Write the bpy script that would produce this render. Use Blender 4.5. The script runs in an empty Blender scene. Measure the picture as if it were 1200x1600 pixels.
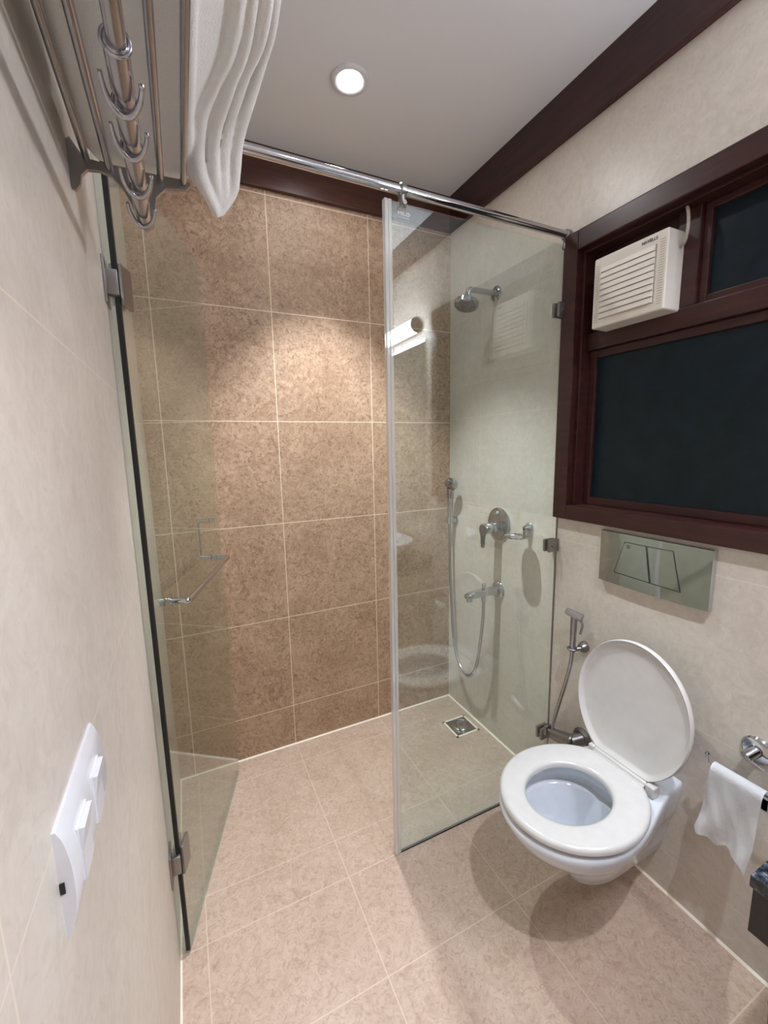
import bpy, bmesh, math, random
from mathutils import Vector, Matrix
random.seed(4)
C = bpy.context.scene.collection
PI = math.pi
# ------------------------------------------------------------------ camera
W, D, G, HC, HT = 1.367, 1.846, 1.136, 2.554, 2.405   # right wall x, back wall y, glass line y, ceiling, beam underside
XL = -0.010                                            # left wall x
YF = -1.05                                             # wall behind the photographer
F_PX, YAW, PITCH, ROLL = 658.43, 0.4424, -0.1535, -0.0194
cam_data = bpy.data.cameras.new('camera'); cam = bpy.data.objects.new('camera', cam_data); C.objects.link(cam)
cam_data.sensor_fit = 'VERTICAL'; cam_data.sensor_height = 24.0; cam_data.lens = F_PX / 1600 * 24.0
cam_data.clip_start = 0.02
fw0 = Vector((math.sin(YAW), math.cos(YAW), 0)); rt0 = Vector((math.cos(YAW), -math.sin(YAW), 0)); up0 = Vector((0, 0, 1))
fwd = math.cos(PITCH)*fw0 + math.sin(PITCH)*up0; upv = -math.sin(PITCH)*fw0 + math.cos(PITCH)*up0
rgt = math.cos(ROLL)*rt0 + math.sin(ROLL)*upv; upv = -math.sin(ROLL)*rt0 + math.cos(ROLL)*upv
mw = Matrix((rgt, upv, -fwd)).transposed().to_4x4(); mw.translation = Vector((0.108, 0, 1.4)); cam.matrix_world = mw
bpy.context.scene.camera = cam
# ------------------------------------------------------------------ world, exposure
sc = bpy.context.scene
sc.view_settings.view_transform = 'Standard'; sc.view_settings.look = 'None'
sc.view_settings.gamma = 1.0; sc.view_settings.exposure = 0.0
try: sc.view_settings.use_curve_mapping = False
except Exception: pass
wd = bpy.data.worlds.new('night'); sc.world = wd; wd.use_nodes = True
wd.node_tree.nodes['Background'].inputs[0].default_value = (0.012, 0.03, 0.05, 1)
wd.node_tree.nodes['Background'].inputs[1].default_value = 0.5
SPOT1_WIDE, SPOT1_CORE, SPOT2_WIDE, SPOT2_CORE = 5.0, 132, 6, 70
TUBE_E, DISC_E = 80, 30
DL1, DL2 = (0.69, 1.42), (0.69, -0.05)
COOL, WARM = (0.95, 0.99, 1.10), (0.95, 0.98, 1.01)

# ------------------------------------------------------------------ node helpers / materials
class NT:
    def __init__(s, name):
        s.m = bpy.data.materials.new(name); s.m.use_nodes = True; s.t = s.m.node_tree; s.n = s.t.nodes; s.l = s.t.links
        s.b = s.n['Principled BSDF']; s.out = s.n['Material Output']
    def set(s, **k):
        for a, v in k.items():
            i = s.b.inputs[a.replace('_', ' ')]
            i.default_value = (*v, 1) if isinstance(v, tuple) and len(v) == 3 else v
        return s
    def node(s, t, **k):
        n = s.n.new(t)
        for a, v in k.items(): setattr(n, a, v)
        return n
    def math(s, op, a, b=None, c=None):
        n = s.n.new('ShaderNodeMath'); n.operation = op
        for i, v in enumerate((a, b, c)):
            if v is None: continue
            if isinstance(v, (int, float)): n.inputs[i].default_value = v
            else: s.l.new(v, n.inputs[i])
        return n.outputs[0]
    def noise(s, scale, detail=3, rough=.5, dist=0, vec=None, sc3=None):
        n = s.n.new('ShaderNodeTexNoise'); n.inputs['Scale'].default_value = scale; n.inputs['Detail'].default_value = detail
        n.inputs['Roughness'].default_value = rough; n.inputs['Distortion'].default_value = dist
        v = vec if vec is not None else s.coord()
        if sc3:
            mp = s.n.new('ShaderNodeMapping'); mp.inputs['Scale'].default_value = sc3; s.l.new(v, mp.inputs[0]); v = mp.outputs[0]
        s.l.new(v, n.inputs['Vector']); return n.outputs['Fac']
    def coord(s):
        if not hasattr(s, 'tc'): s.tc = s.n.new('ShaderNodeTexCoord')
        return s.tc.outputs['Object']
    def ramp(s, fac, stops):
        n = s.n.new('ShaderNodeValToRGB'); e = n.color_ramp.elements
        while len(e) < len(stops): e.new(.5)
        for i, (p, c) in enumerate(stops): e[i].position = p; e[i].color = (*c, 1) if len(c) == 3 else c
        s.l.new(fac, n.inputs[0]); return n.outputs[0]
    def mix(s, fac, a, b, blend='MIX'):
        n = s.n.new('ShaderNodeMix'); n.data_type = 'RGBA'; n.blend_type = blend
        for i, v in ((0, fac), (6, a), (7, b)):
            if isinstance(v, (int, float)): n.inputs[i].default_value = v
            elif isinstance(v, tuple): n.inputs[i].default_value = (*v, 1)
            else: s.l.new(v, n.inputs[i])
        return n.outputs[2]
    def bump(s, h, strength=.2, dist=.002):
        n = s.n.new('ShaderNodeBump'); n.inputs['Strength'].default_value = strength; n.inputs['Distance'].default_value = dist
        s.l.new(h, n.inputs['Height']); s.l.new(n.outputs[0], s.b.inputs['Normal'])

def simple(name, col, rough=.5, metal=0, **k):
    n = NT(name); n.set(Base_Color=col, Roughness=rough, Metallic=metal)
    for a, v in k.items(): n.b.inputs[a.replace('_', ' ')].default_value = v
    # slight tonal variation so that every surface stays procedural
    f = n.noise(35, 2); c = n.mix(f, tuple(x*.94 for x in col), tuple(min(1, x*1.05) for x in col)); n.l.new(c, n.b.inputs['Base Color'])
    return n.m

def seams(n, axis, lst, w):
    sep = n.node('ShaderNodeSeparateXYZ'); n.l.new(n.coord(), sep.inputs[0]); u = sep.outputs['XYZ'.index(axis)]
    cur = None
    for s in lst:
        d = n.math('ABSOLUTE', n.math('SUBTRACT', u, s))
        cur = d if cur is None else n.math('MINIMUM', cur, d)
    return n.math('LESS_THAN', cur, w)

def tile(name, base, dark, light, fleck, grout, au, lu, av, lv, w=.0016, rough=.35, gm=1.0, sc=1.0):
    n = NT(name)
    big = n.noise(5.0, 4, .6)
    fine = n.noise(42*sc, 5, .72, 1.6)
    squig = n.noise(58*sc, 3, .6, 3.2)
    c = n.mix(n.ramp(fine, [(.36, (0, 0, 0)), (.66, (1, 1, 1))]), dark, base)
    c = n.mix(n.ramp(big, [(.35, (0, 0, 0)), (.7, (.55, .55, .55))]), c, light)
    c = n.mix(n.ramp(n.noise(3.1, 5, .65, .8), [(.48, (0, 0, 0)), (.72, (.35, .35, .35))]), c, dark)
    c = n.mix(n.ramp(squig, [(.50, (0, 0, 0)), (.66, (fleck[1],)*3)]), c, fleck[0])
    g = n.math('MAXIMUM', seams(n, au, lu, w), seams(n, av, lv, w))
    c = n.mix(n.math('MULTIPLY', g, gm), c, grout); n.l.new(c, n.b.inputs['Base Color'])
    n.b.inputs['Roughness'].default_value = rough
    n.bump(n.math('SUBTRACT', n.math('MULTIPLY', squig, .3), g), .25, .001)
    return n.m

GROUT = (.80, .66, .50)
M = {}
M['tile_back'] = tile('terracotta_wall_tile', (.54, .368, .25), (.30, .182, .112), (.56, .395, .275), ((.19, .11, .063), .75), GROUT,
                      'X', [.05, .49, .93], 'Z', [.20, .64, 1.075, 1.515, 1.955, 2.39], sc=.62, rough=.55)
M['tile_floor'] = tile('floor_tile', (.57, .44, .35), (.42, .30, .225), (.60, .47, .38), ((.33, .215, .15), .52), (.68, .54, .44),
                       'X', [.06, .492, .93], 'Y', [-.05, .39, .84, 1.136, 1.28, 1.72], rough=.38, gm=.7, sc=.62)
cream = dict(base=(.68, .62, .545), dark=(.58, .52, .45), light=(.72, .665, .60), fleck=((.50, .44, .37), .3))
M['tile_left'] = tile('cream_wall_tile_left', grout=(.82, .72, .60), au='Y', lu=[-.15, .285, .72, 1.6], av='Z', lv=[.20, .65, 1.09, 1.53, 1.97], w=.0012, gm=.7, sc=.45, **cream)
M['tile_right'] = tile('cream_wall_tile_right', grout=(.80, .72, .60), au='Y', lu=[-.15, .29, 1.6], av='Z', lv=[.135, .59, 1.045, 1.53], w=.0012, gm=.6, sc=.45, **cream)
M['tile_front'] = simple('cream_wall_plain', (.62, .56, .49), .5)
n = NT('ceiling_paint'); n.set(Roughness=.9, Base_Color=(.76, .76, .78)); n.bump(n.noise(120, 3), .1, .001); M['ceiling'] = n.m
n = NT('dark_mahogany'); f = n.noise(6, 5, .6, .6, sc3=(8, 1, 8))
n.l.new(n.ramp(f, [(.3, (.024, .0065, .0065)), (.6, (.048, .013, .011)), (.8, (.068, .020, .015))]), n.b.inputs['Base Color']); n.set(Roughness=.35); M['wood'] = n.m
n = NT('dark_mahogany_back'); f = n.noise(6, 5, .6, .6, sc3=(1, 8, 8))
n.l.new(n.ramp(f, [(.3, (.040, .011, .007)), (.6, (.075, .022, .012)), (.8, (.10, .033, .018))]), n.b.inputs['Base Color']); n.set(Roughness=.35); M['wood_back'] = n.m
M['chrome'] = simple('polished_chrome', (.52, .53, .55), .07, 1)
M['steel'] = simple('satin_steel', (.44, .43, .46), .2, 1)
M['dull_steel'] = simple('worn_steel', (.32, .305, .295), .34, 1)
M['plate_chrome'] = simple('mirror_chrome', (.64, .66, .66), .05, 1)
M['ceramic'] = simple('white_ceramic', (.66, .69, .74), .08, Coat_Weight=.3)
M['seat'] = simple('white_seat_plastic', (.62, .60, .585), .18)
M['white_plastic'] = simple('white_plastic', (.70, .70, .73), .25)
M['fan_plastic'] = simple('aged_cream_plastic', (.78, .72, .64), .4)
M['fan_slot'] = simple('brown_slot', (.36, .31, .26), .8)  # louvre recess and side vents, a darker brown than the housing
M['paper'] = NT('tissue_paper').set(Base_Color=(.88, .88, .90), Roughness=.95)
M['paper'].bump(M['paper'].noise(60, 4, .6), .5, .003); M['paper'] = M['paper'].m
n = NT('terry_cloth'); n.set(Base_Color=(.80, .78, .75), Roughness=1.0); n.b.inputs['Sheen Weight'].default_value = .3
n.bump(n.noise(420, 3, .7), .7, .0025); M['towel'] = n.m
M['black'] = simple('black_rubber', (.008, .008, .009), .5)
M['dark'] = simple('dark_lettering', (.03, .03, .035), .5)
M['white_mark'] = simple('white_lettering', (.85, .85, .88), .6)
M['bin'] = simple('black_bin_plastic', (.012, .012, .013), .4)
n = NT('black_granite'); f = n.noise(90, 4, .7, .5)
n.l.new(n.ramp(f, [(.4, (.012, .014, .018)), (.58, (.05, .06, .075)), (.75, (.35, .38, .42))]), n.b.inputs['Base Color']); n.set(Roughness=.1); M['granite'] = n.m
M['apron'] = simple('black_counter_apron', (.012, .009, .010), .25)
M['mirror'] = simple('mirror_silver', (.85, .88, .87), .01, 1)
M['bead'] = simple('white_caulk', (.86, .80, .68), .6)
M['cable'] = simple('old_cable', (.42, .37, .29), .5)
M['water'] = simple('toilet_water', (.62, .70, .78), .02)
M['grille'] = simple('drain_steel', (.42, .43, .45), .22, 1)
M['strip'] = simple('pale_seal_plastic', (.80, .80, .80), .25)

def emissive(name, col, e):
    m = bpy.data.materials.new(name); m.use_nodes = True; t = m.node_tree; t.nodes.clear()
    o = t.nodes.new('ShaderNodeOutputMaterial'); em = t.nodes.new('ShaderNodeEmission')
    em.inputs[0].default_value = (*col, 1); em.inputs[1].default_value = e; t.links.new(em.outputs[0], o.inputs[0]); return m
M['tube_glow'] = emissive('lit_tube', (.95, .985, 1.10), TUBE_E)
M['disc_glow'] = emissive('lit_lamp_disc', (1, .96, .95), DISC_E)

def glassmat(name, tint, base=.045, veil=0, veilcol=(.7, .75, .7), film=0):
    """clear sheet: tinted straight transmission + mirror reflection by Schlick's law on each face"""
    n = NT(name); n.n.remove(n.b)
    geo = n.node('ShaderNodeNewGeometry'); dt = n.node('ShaderNodeVectorMath', operation='DOT_PRODUCT')
    n.l.new(geo.outputs['Normal'], dt.inputs[0]); n.l.new(geo.outputs['Incoming'], dt.inputs[1])
    c = n.math('ABSOLUTE', dt.outputs['Value']); p = n.math('POWER', n.math('SUBTRACT', 1.0, c), 5)
    f = n.math('ADD', base, n.math('MULTIPLY', p, 1-base))
    tr = n.node('ShaderNodeBsdfTransparent'); tr.inputs[0].default_value = (*tint, 1)
    gl = n.node('ShaderNodeBsdfGlossy'); gl.inputs['Roughness'].default_value = 0.0; gl.inputs['Color'].default_value = (.95, .97, .95, 1)
    mx = n.node('ShaderNodeMixShader'); n.l.new(f, mx.inputs[0]); n.l.new(gl.outputs[0], mx.inputs[2])
    src = tr.outputs[0]
    if veil:
        df = n.node('ShaderNodeBsdfDiffuse'); df.inputs[0].default_value = (*veilcol, 1)
        m2 = n.node('ShaderNodeMixShader'); m2.inputs[0].default_value = veil
        if film:   # dried water film thickening towards the foot of the pane
            sp = n.node('ShaderNodeSeparateXYZ'); n.l.new(n.coord(), sp.inputs[0])
            g = n.math('POWER', n.math('MAXIMUM', n.math('SUBTRACT', 1.0, n.math('DIVIDE', sp.outputs[2], .42)), 0.0), 2.2)
            g = n.math('MULTIPLY', g, n.math('ADD', .5, n.noise(9, 4, .6)))
            n.l.new(n.math('ADD', n.math('MULTIPLY', g, film), veil), m2.inputs[0])
        n.l.new(tr.outputs[0], m2.inputs[1]); n.l.new(df.outputs[0], m2.inputs[2]); src = m2.outputs[0]
    n.l.new(src, mx.inputs[1]); n.l.new(mx.outputs[0], n.out.inputs[0]); return n.m
M['glass'] = glassmat('green_tinted_glass', (.92, .972, .960), .10, .012, (.72, .84, .82), .20)
M['door_glass'] = glassmat('door_glass', (.90, .938, .915), .055, .012, (.7, .75, .74))
M['seal'] = glassmat('milky_vinyl', (.93, .94, .93), .06, .38, (.85, .85, .85))
M['clear_seal'] = glassmat('clear_vinyl', (.93, .95, .93), .05, .12)
n = NT('frosted_night_glass'); f = n.noise(14, 4, .6, .4)
n.l.new(n.ramp(f, [(.3, (.003, .010, .017)), (.7, (.006, .019, .032))]), n.b.inputs['Base Color'])
n.set(Roughness=.30); n.b.inputs['Specular IOR Level'].default_value = .28; n.b.inputs['Transmission Weight'].default_value = .35; M['night_glass'] = n.m

# ------------------------------------------------------------------ mesh helpers
def rot_to(d):
    return Vector(d).normalized().to_track_quat('Z', 'Y').to_matrix().to_4x4()
def box(bm, p0, p1, bev=0, seg=2, mat=None, mi=0):
    c = [(a+b)/2 for a, b in zip(p0, p1)]; s = [abs(b-a) for a, b in zip(p0, p1)]
    t = bmesh.new(); bmesh.ops.create_cube(t, size=1)
    bmesh.ops.scale(t, vec=s, verts=t.verts)
    if bev: bmesh.ops.bevel(t, geom=t.edges[:], offset=min(bev, min(s)*.49), segments=seg, affect='EDGES', profile=.6)
    bmesh.ops.translate(t, vec=c, verts=t.verts)
    if mat is not None: bmesh.ops.transform(t, matrix=mat, verts=t.verts)
    add(bm, t, mi)
def add(bm, t, mi=0):
    vm = {v: bm.verts.new(v.co) for v in t.verts}
    for f in t.faces:
        try: g = bm.faces.new([vm[v] for v in f.verts]); g.material_index = mi; g.smooth = f.smooth
        except ValueError: pass
    t.free()
def loft(bm, rings, cap0=True, cap1=True, smooth=True, closed=True, mi=0):
    vs = [[bm.verts.new(p) for p in r] for r in rings]; N = len(rings[0])
    for a, b in zip(vs, vs[1:]):
        for i in range(N if closed else N-1):
            j = (i+1) % N
            f = bm.faces.new((a[i], a[j], b[j], b[i])); f.smooth = smooth; f.material_index = mi
    if cap0: f = bm.faces.new(vs[0][::-1]); f.material_index = mi
    if cap1: f = bm.faces.new(vs[-1]); f.material_index = mi
    return vs
def lathe(bm, prof, origin, axis, N=32, cap=True):
    """prof: list of (distance along axis, radius)"""
    q = rot_to(axis); o = Vector(origin)
    rings = [[o + (q @ Vector((r*math.cos(2*PI*i/N), r*math.sin(2*PI*i/N), h))) for i in range(N)] for h, r in prof]
    loft(bm, rings, cap, cap)
def cyl(bm, a, b, r, r2=None, N=24, bev=0):
    a, b = Vector(a), Vector(b); L = (b-a).length; r2 = r if r2 is None else r2
    prof = [(0, r), (L, r2)] if not bev else [(0, r-bev), (bev, r), (L-bev, r2), (L, r2-bev)]
    lathe(bm, prof, a, b-a, N)
def smooth_path(pts, n=8):
    P = [Vector(p) for p in pts]; out = []
    for i in range(len(P)-1):
        p0 = P[max(i-1, 0)]; p1 = P[i]; p2 = P[i+1]; p3 = P[min(i+2, len(P)-1)]
        for k in range(n):
            t = k/n
            out.append(.5*((2*p1)+(-p0+p2)*t+(2*p0-5*p1+4*p2-p3)*t*t+(-p0+3*p1-3*p2+p3)*t**3))
    out.append(P[-1]); return out
def round_corners(pts, r, n=6):
    P = [Vector(p) for p in pts]; out = [P[0]]
    for i in range(1, len(P)-1):
        a = (P[i-1]-P[i]); b = (P[i+1]-P[i]); rr = min(r, a.length*.49, b.length*.49)
        A = P[i]+a.normalized()*rr; B = P[i]+b.normalized()*rr
        for k in range(n+1):
            t = k/n; out.append((1-t)**2*A + 2*t*(1-t)*P[i] + t*t*B)
    out.append(P[-1]); return out
def tube(bm, pts, r, N=14, cap=True):
    P = [Vector(p) for p in pts]; R = r if isinstance(r, (list, tuple)) else [r]*len(P)
    T = []
    for i in range(len(P)):
        d = P[min(i+1, len(P)-1)]-P[max(i-1, 0)]; T.append(d.normalized() if d.length else Vector((0, 0, 1)))
    up = Vector((0, 0, 1)) if abs(T[0].z) < .9 else Vector((1, 0, 0))
    nrm = (up - T[0]*up.dot(T[0])).normalized(); rings = []
    for i, p in enumerate(P):
        nrm = (nrm - T[i]*nrm.dot(T[i])).normalized(); b = T[i].cross(nrm)
        rings.append([p + R[i]*(math.cos(2*PI*k/N)*nrm + math.sin(2*PI*k/N)*b) for k in range(N)])
    loft(bm, rings, cap, cap)
def torus(bm, c, axis, R, r, a0=0, a1=2*PI, N=36, n=12):
    q = rot_to(axis); pts = []
    full = abs(a1-a0-2*PI) < 1e-6
    rings = []
    cnt = N if full else N+1
    for i in range(cnt):
        a = a0+(a1-a0)*i/N; d = Vector((math.cos(a), math.sin(a), 0))
        rings.append([Vector(c) + q @ (d*(R+r*math.cos(2*PI*k/n)) + Vector((0, 0, r*math.sin(2*PI*k/n)))) for k in range(n)])
    if full: rings.append(rings[0])
    loft(bm, rings, not full, not full)
    if full: bmesh.ops.remove_doubles(bm, verts=bm.verts, dist=1e-6)
def prism(bm, outline, vec, bev=0, mi=0):
    """closed planar outline (list of 3D points) extruded by vec"""
    v = Vector(vec); loft(bm, [[Vector(p) for p in outline], [Vector(p)+v for p in outline]], smooth=False, mi=mi)

def obj(name, bm, mat, parent=None, smooth=None, angle=40):
    if isinstance(bm, list): bm = bm[0]
    bmesh.ops.recalc_face_normals(bm, faces=bm.faces)
    me = bpy.data.meshes.new(name); bm.to_mesh(me); bm.free()
    for m in (mat if isinstance(mat, (list, tuple)) else [mat]): me.materials.append(m)
    if smooth is not None:
        for p in me.polygons: p.use_smooth = smooth
    try:
        if any(p.use_smooth for p in me.polygons): me.set_sharp_from_angle(angle=math.radians(angle))
    except Exception: pass
    o = bpy.data.objects.new(name, me); C.objects.link(o)
    if parent is not None:
        o.parent = parent; o.matrix_parent_inverse = parent_world(parent).inverted()
    return o
def parent_world(o):
    m = o.matrix_basis.copy()
    while o.parent is not None:
        m = o.parent.matrix_basis @ o.matrix_parent_inverse @ m; o = o.parent
    return m
def thing(name, label, cat, loc=(0, 0, 0), group=None, kind=None):
    o = bpy.data.objects.new(name, None); C.objects.link(o); o.location = loc; o.empty_display_size = .05
    tag(o, label, cat, group, kind); return o
def tag(o, label=None, cat=None, group=None, kind=None):
    if label: o['label'] = label
    if cat: o['category'] = cat
    if group: o['group'] = group
    if kind: o['kind'] = kind
    return o
def struct(name, bm, mat, parent=None, label=None, cat=None):
    o = obj(name, bm, mat, parent)
    if parent is None: tag(o, label, cat, kind='structure')
    return o
def B(): return bmesh.new()
def boxobj(name, p0, p1, mat, parent=None, bev=0, seg=2):
    b = B(); box(b, p0, p1, bev, seg); return obj(name, b, mat, parent)

# ================================================================== ROOM SHELL
T = .12
def sbox(name, p0, p1, mat, label, cat, bev=0):
    b = B(); box(b, p0, p1, bev); return struct(name, b, mat, None, label, cat)
sbox('floor', (XL-T, YF-T, -T), (W+T, D+T, 0), M['tile_floor'], 'mottled pinkish brown tiled floor of the bathroom and shower', 'floor')
sbox('ceiling', (XL-T, YF-T, HC), (W+T, D+T, HC+T), M['ceiling'], 'plain off-white painted ceiling with a recessed lamp', 'ceiling')
sbox('wall_left', (XL-T, YF-T, 0), (XL, D, HC), M['tile_left'], 'pale cream tiled wall at the left carrying the light switch', 'wall')
sbox('wall_back', (XL-T, D, 0), (W+T, D+T, HC), M['tile_back'], 'mottled terracotta tiled wall at the back of the shower', 'wall')
sbox('wall_front', (XL, YF-T, 0), (W, YF, HC), M['tile_front'], 'cream wall behind the photographer', 'wall')
WY0, WY1, WZ0, WZ1 = .33, 1.083, 1.178, 2.035       # window opening
b = B()
box(b, (W, YF-T, 0), (W+T, D, WZ0)); box(b, (W, YF-T, WZ1), (W+T, D, HC))
box(b, (W, YF-T, WZ0), (W+T, WY0, WZ1)); box(b, (W, WY1, WZ0), (W+T, D, WZ1))
struct('wall_right', b, M['tile_right'], None, 'pale cream tiled wall at the right with the window and toilet', 'wall')
# crown boards under the ceiling
sbox('trim_1', (W-.022, YF, HT), (W, D-.022, HC), M['wood'], 'dark mahogany board along the top of the right wall', 'trim', .002)
sbox('trim_2', (XL, D-.022, HT), (W, D, HC), M['wood_back'], 'dark mahogany board along the top of the terracotta wall', 'trim', .002)
sbox('trim_3', (XL, YF, HT), (XL+.022, D-.022, HC), M['wood'], 'dark mahogany board along the top of the left wall', 'trim', .002)
# caulk beads at the foot of the walls
b = B(); prism(b, [(W, YF, 0), (W-.006, YF, 0), (W, YF, .006)], (0, D-YF, 0)); struct('trim_4', b, M['bead'], None, 'white grout bead between right wall and floor', 'trim')
b = B(); prism(b, [(XL, D, 0), (XL, D-.005, 0), (XL, D, .005)], (W-XL, 0, 0)); struct('trim_5', b, M['bead'], None, 'white grout bead between terracotta wall and floor', 'trim')
b = B(); prism(b, [(XL, YF, 0), (XL+.005, YF, 0), (XL, YF, .005)], (0, D-YF, 0)); struct('trim_6', b, M['bead'], None, 'white grout bead between left wall and floor', 'trim')

# ------------------------------------------------------------------ window
win = thing('window_1', 'dark mahogany window with frosted night-black panes above the toilet', 'window', (W, .7, WZ0), kind='structure')
def yz_frame(b, x0, x1, y0, y1, z0, z1, w, bev=.004, wb=None, wt=None):
    wb = wb or w; wt = wt or w
    box(b, (x0, y0, z0), (x1, y0+w, z1), bev); box(b, (x0, y1-w, z0), (x1, y1, z1), bev)
    box(b, (x0, y0+w, z0), (x1, y1-w, z0+wb), bev); box(b, (x0, y0+w, z1-wt), (x1, y1-w, z1), bev)
b = B(); yz_frame(b, W-.022, W+.006, .275, 1.138, 1.128, 2.092, .058, .004, .052, .062); obj('window_casing', b, M['wood'], win)
b = B(); yz_frame(b, W+.006, W+T, WY0, WY1, WZ0-.012, WZ1, .014, .002, .016, .014); obj('window_reveal', b, M['wood'], win)
b = B(); box(b, (W+.035, WY0+.014, 1.712), (W+.085, WY1-.014, 1.768), .004); obj('transom', b, M['wood'], win)
b = B(); box(b, (W+.037, .735, 1.768), (W+.085, .795, WZ1-.014), .004); obj('mullion', b, M['wood'], win)
b = B(); yz_frame(b, W+.05, W+.08, WY0+.014, WY1-.014, WZ0+.004, 1.712, .026, .003); obj('lower_sash', b, M['wood'], win)
b = B(); yz_frame(b, W+.05, W+.08, WY0+.014, .735, 1.768, WZ1-.014, .02, .003); obj('upper_sash', b, M['wood'], win)
boxobj('lower_pane', (W+.062, WY0+.036, WZ0+.026), (W+.067, WY1-.036, 1.69), M['night_glass'], win)
boxobj('upper_pane', (W+.062, WY0+.03, 1.784), (W+.067, .718, WZ1-.03), M['night_glass'], win)
boxobj('fan_backing_board', (W+.06, .795, 1.768), (W+.075, WY1-.014, WZ1-.014), M['wood'], win)

# ================================================================== LIGHTS
def downlight(x, y, label, wide, core, col, ang):
    t = thing('ceiling_light', label, 'ceiling light', (x, y, HC), group=None)
    b = B(); lathe(b, [(0, .060), (.004, .060), (.007, .055), (.007, .046), (.003, .040), (0, .040)], (x, y, HC), (0, 0, -1), 48, False)
    obj('trim_ring', b, M['white_plastic'], t)
    b = B(); lathe(b, [(0, .040), (.0035, .040), (.0045, .030)], (x, y, HC), (0, 0, -1), 40); obj('lamp_disc', b, M['disc_glow'], t)
    for nm, e, a, bl in (('wide', wide, 165, .35), ('core', core, ang, .6)):
        l = bpy.data.lights.new('downlight_'+nm, 'SPOT'); l.energy = e; l.color = col; l.spot_size = math.radians(a); l.spot_blend = bl
        l.shadow_soft_size = .022
        o = bpy.data.objects.new('downlight_'+nm, l); C.objects.link(o); o.location = (x, y, HC-.03)
downlight(*DL1, 'round recessed ceiling lamp glowing white over the shower', SPOT1_WIDE, SPOT1_CORE, WARM, 78)
downlight(*DL2, 'round recessed ceiling lamp above the photographer', SPOT2_WIDE, SPOT2_CORE, COOL, 86)
# tube above the mirror, seen reflected in the glass screen
vt = thing('vanity_light', 'lit cylindrical tube lamp above the mirror, reflected in glass', 'wall light', (W, -.07, 2.03))
b = B(); box(b, (W-.03, -.30, 2.02), (W, .16, 2.06), .004); obj('back_plate', b, M['steel'], vt)
b = B(); cyl(b, (W-.075, -.36, 2.035), (W-.075, .215, 2.035), .037, N=32); obj('tube', b, M['tube_glow'], vt)
for y0, y1 in ((-.372, -.36), (.215, .228)):
    b = B(); cyl(b, (W-.075, y0, 2.035), (W-.075, y1, 2.035), .041, N=32, bev=.002); obj('end_cap', b, M['dull_steel'], vt)
for y in (-.2, .08):
    b = B(); cyl(b, (W-.045, y, 2.035), (W-.028, y, 2.035), .010); obj('bracket', b, M['steel'], vt)

# ================================================================== SHOWER SCREEN
ps = thing('shower_screen', 'fixed clear glass shower screen between shower and toilet', 'shower screen', (1.0, G, 0))
boxobj('glass_pane', (.684, G-.005, .006), (W-.002, G+.005, 2.066), M['glass'], ps, .0015, 1)
b = B(); box(b, (.662, G-.008, .004), (.672, G+.009, 2.068), .002); box(b, (.674, G-.0075, .004), (.684, G+.0075, 2.068), .002); obj('edge_seal', b, M['seal'], ps)
b = B(); box(b, (.684, G-.004, 0), (W-.006, G+.004, .006)); obj('bottom_seal', b, M['black'], ps)
b = B(); box(b, (W-.004, G-.006, .05), (W, G-.001, 2.06)); obj('wall_seal', b, M['dull_steel'], ps)
for z in (1.857, 1.021, .245):
    b = B(); box(b, (W-.05, G-.016, z-.024), (W-.004, G-.0055, z+.024), .003); box(b, (W-.05, G+.0055, z-.024), (W-.004, G+.016, z+.024), .003)
    box(b, (W-.008, G-.016, z-.024), (W, G+.016, z+.024), .002); cyl(b, (W-.03, G-.020, z), (W-.03, G-.015, z), .007)
    obj('glass_clip', b, M['dull_steel'], ps)
def text(s, size, ext=.0006, align='CENTER'):
    cu = bpy.data.curves.new('t', 'FONT'); cu.body = s; cu.size = size; cu.extrude = ext; cu.align_x = align; cu.align_y = 'CENTER'
    o = bpy.data.objects.new('t', cu); C.objects.link(o); bpy.context.view_layer.update()
    me = bpy.data.meshes.new_from_object(o.evaluated_get(bpy.context.evaluated_depsgraph_get()))
    bpy.data.objects.remove(o); b = bmesh.new(); b.from_mesh(me); return b
b = text('MILO', .0135); bmesh.ops.scale(b, vec=(1.25, .95, 1), verts=b.verts)
bmesh.ops.transform(b, matrix=Matrix.Translation((.722, G-.0058, 2.038)) @ Matrix.Rotation(PI/2, 4, 'X'), verts=b.verts)
box(b, (.706, G-.0064, 2.0275), (.738, G-.0052, 2.0288)); obj('printed_mark', b, M['white_mark'], ps, False)

# rail
sr = thing('shower_rail', 'round polished steel stabilising rail above the glass screen', 'rail', (.68, G, 2.1))
RZ = 2.100
b = B(); cyl(b, (XL, G, RZ), (W, G, RZ), .0125, N=32); obj('rail', b, M['chrome'], sr)
for x in (.721, W-.012):
    b = B(); cyl(b, (x-.010, G, RZ), (x+.010, G, RZ), .0175, N=28, bev=.003)
    cyl(b, (x, G, RZ-.012), (x, G, RZ-.046), .0105, N=24, bev=.002)
    cyl(b, (x, G-.016, RZ-.036), (x, G+.014, RZ-.036), .006, N=16)
    obj('rail_clamp', b, M['dull_steel'], sr)
b = B(); cyl(b, (XL, G, RZ), (XL+.012, G, RZ), .022, bev=.003); obj('wall_flange', b, M['steel'], sr)

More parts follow.
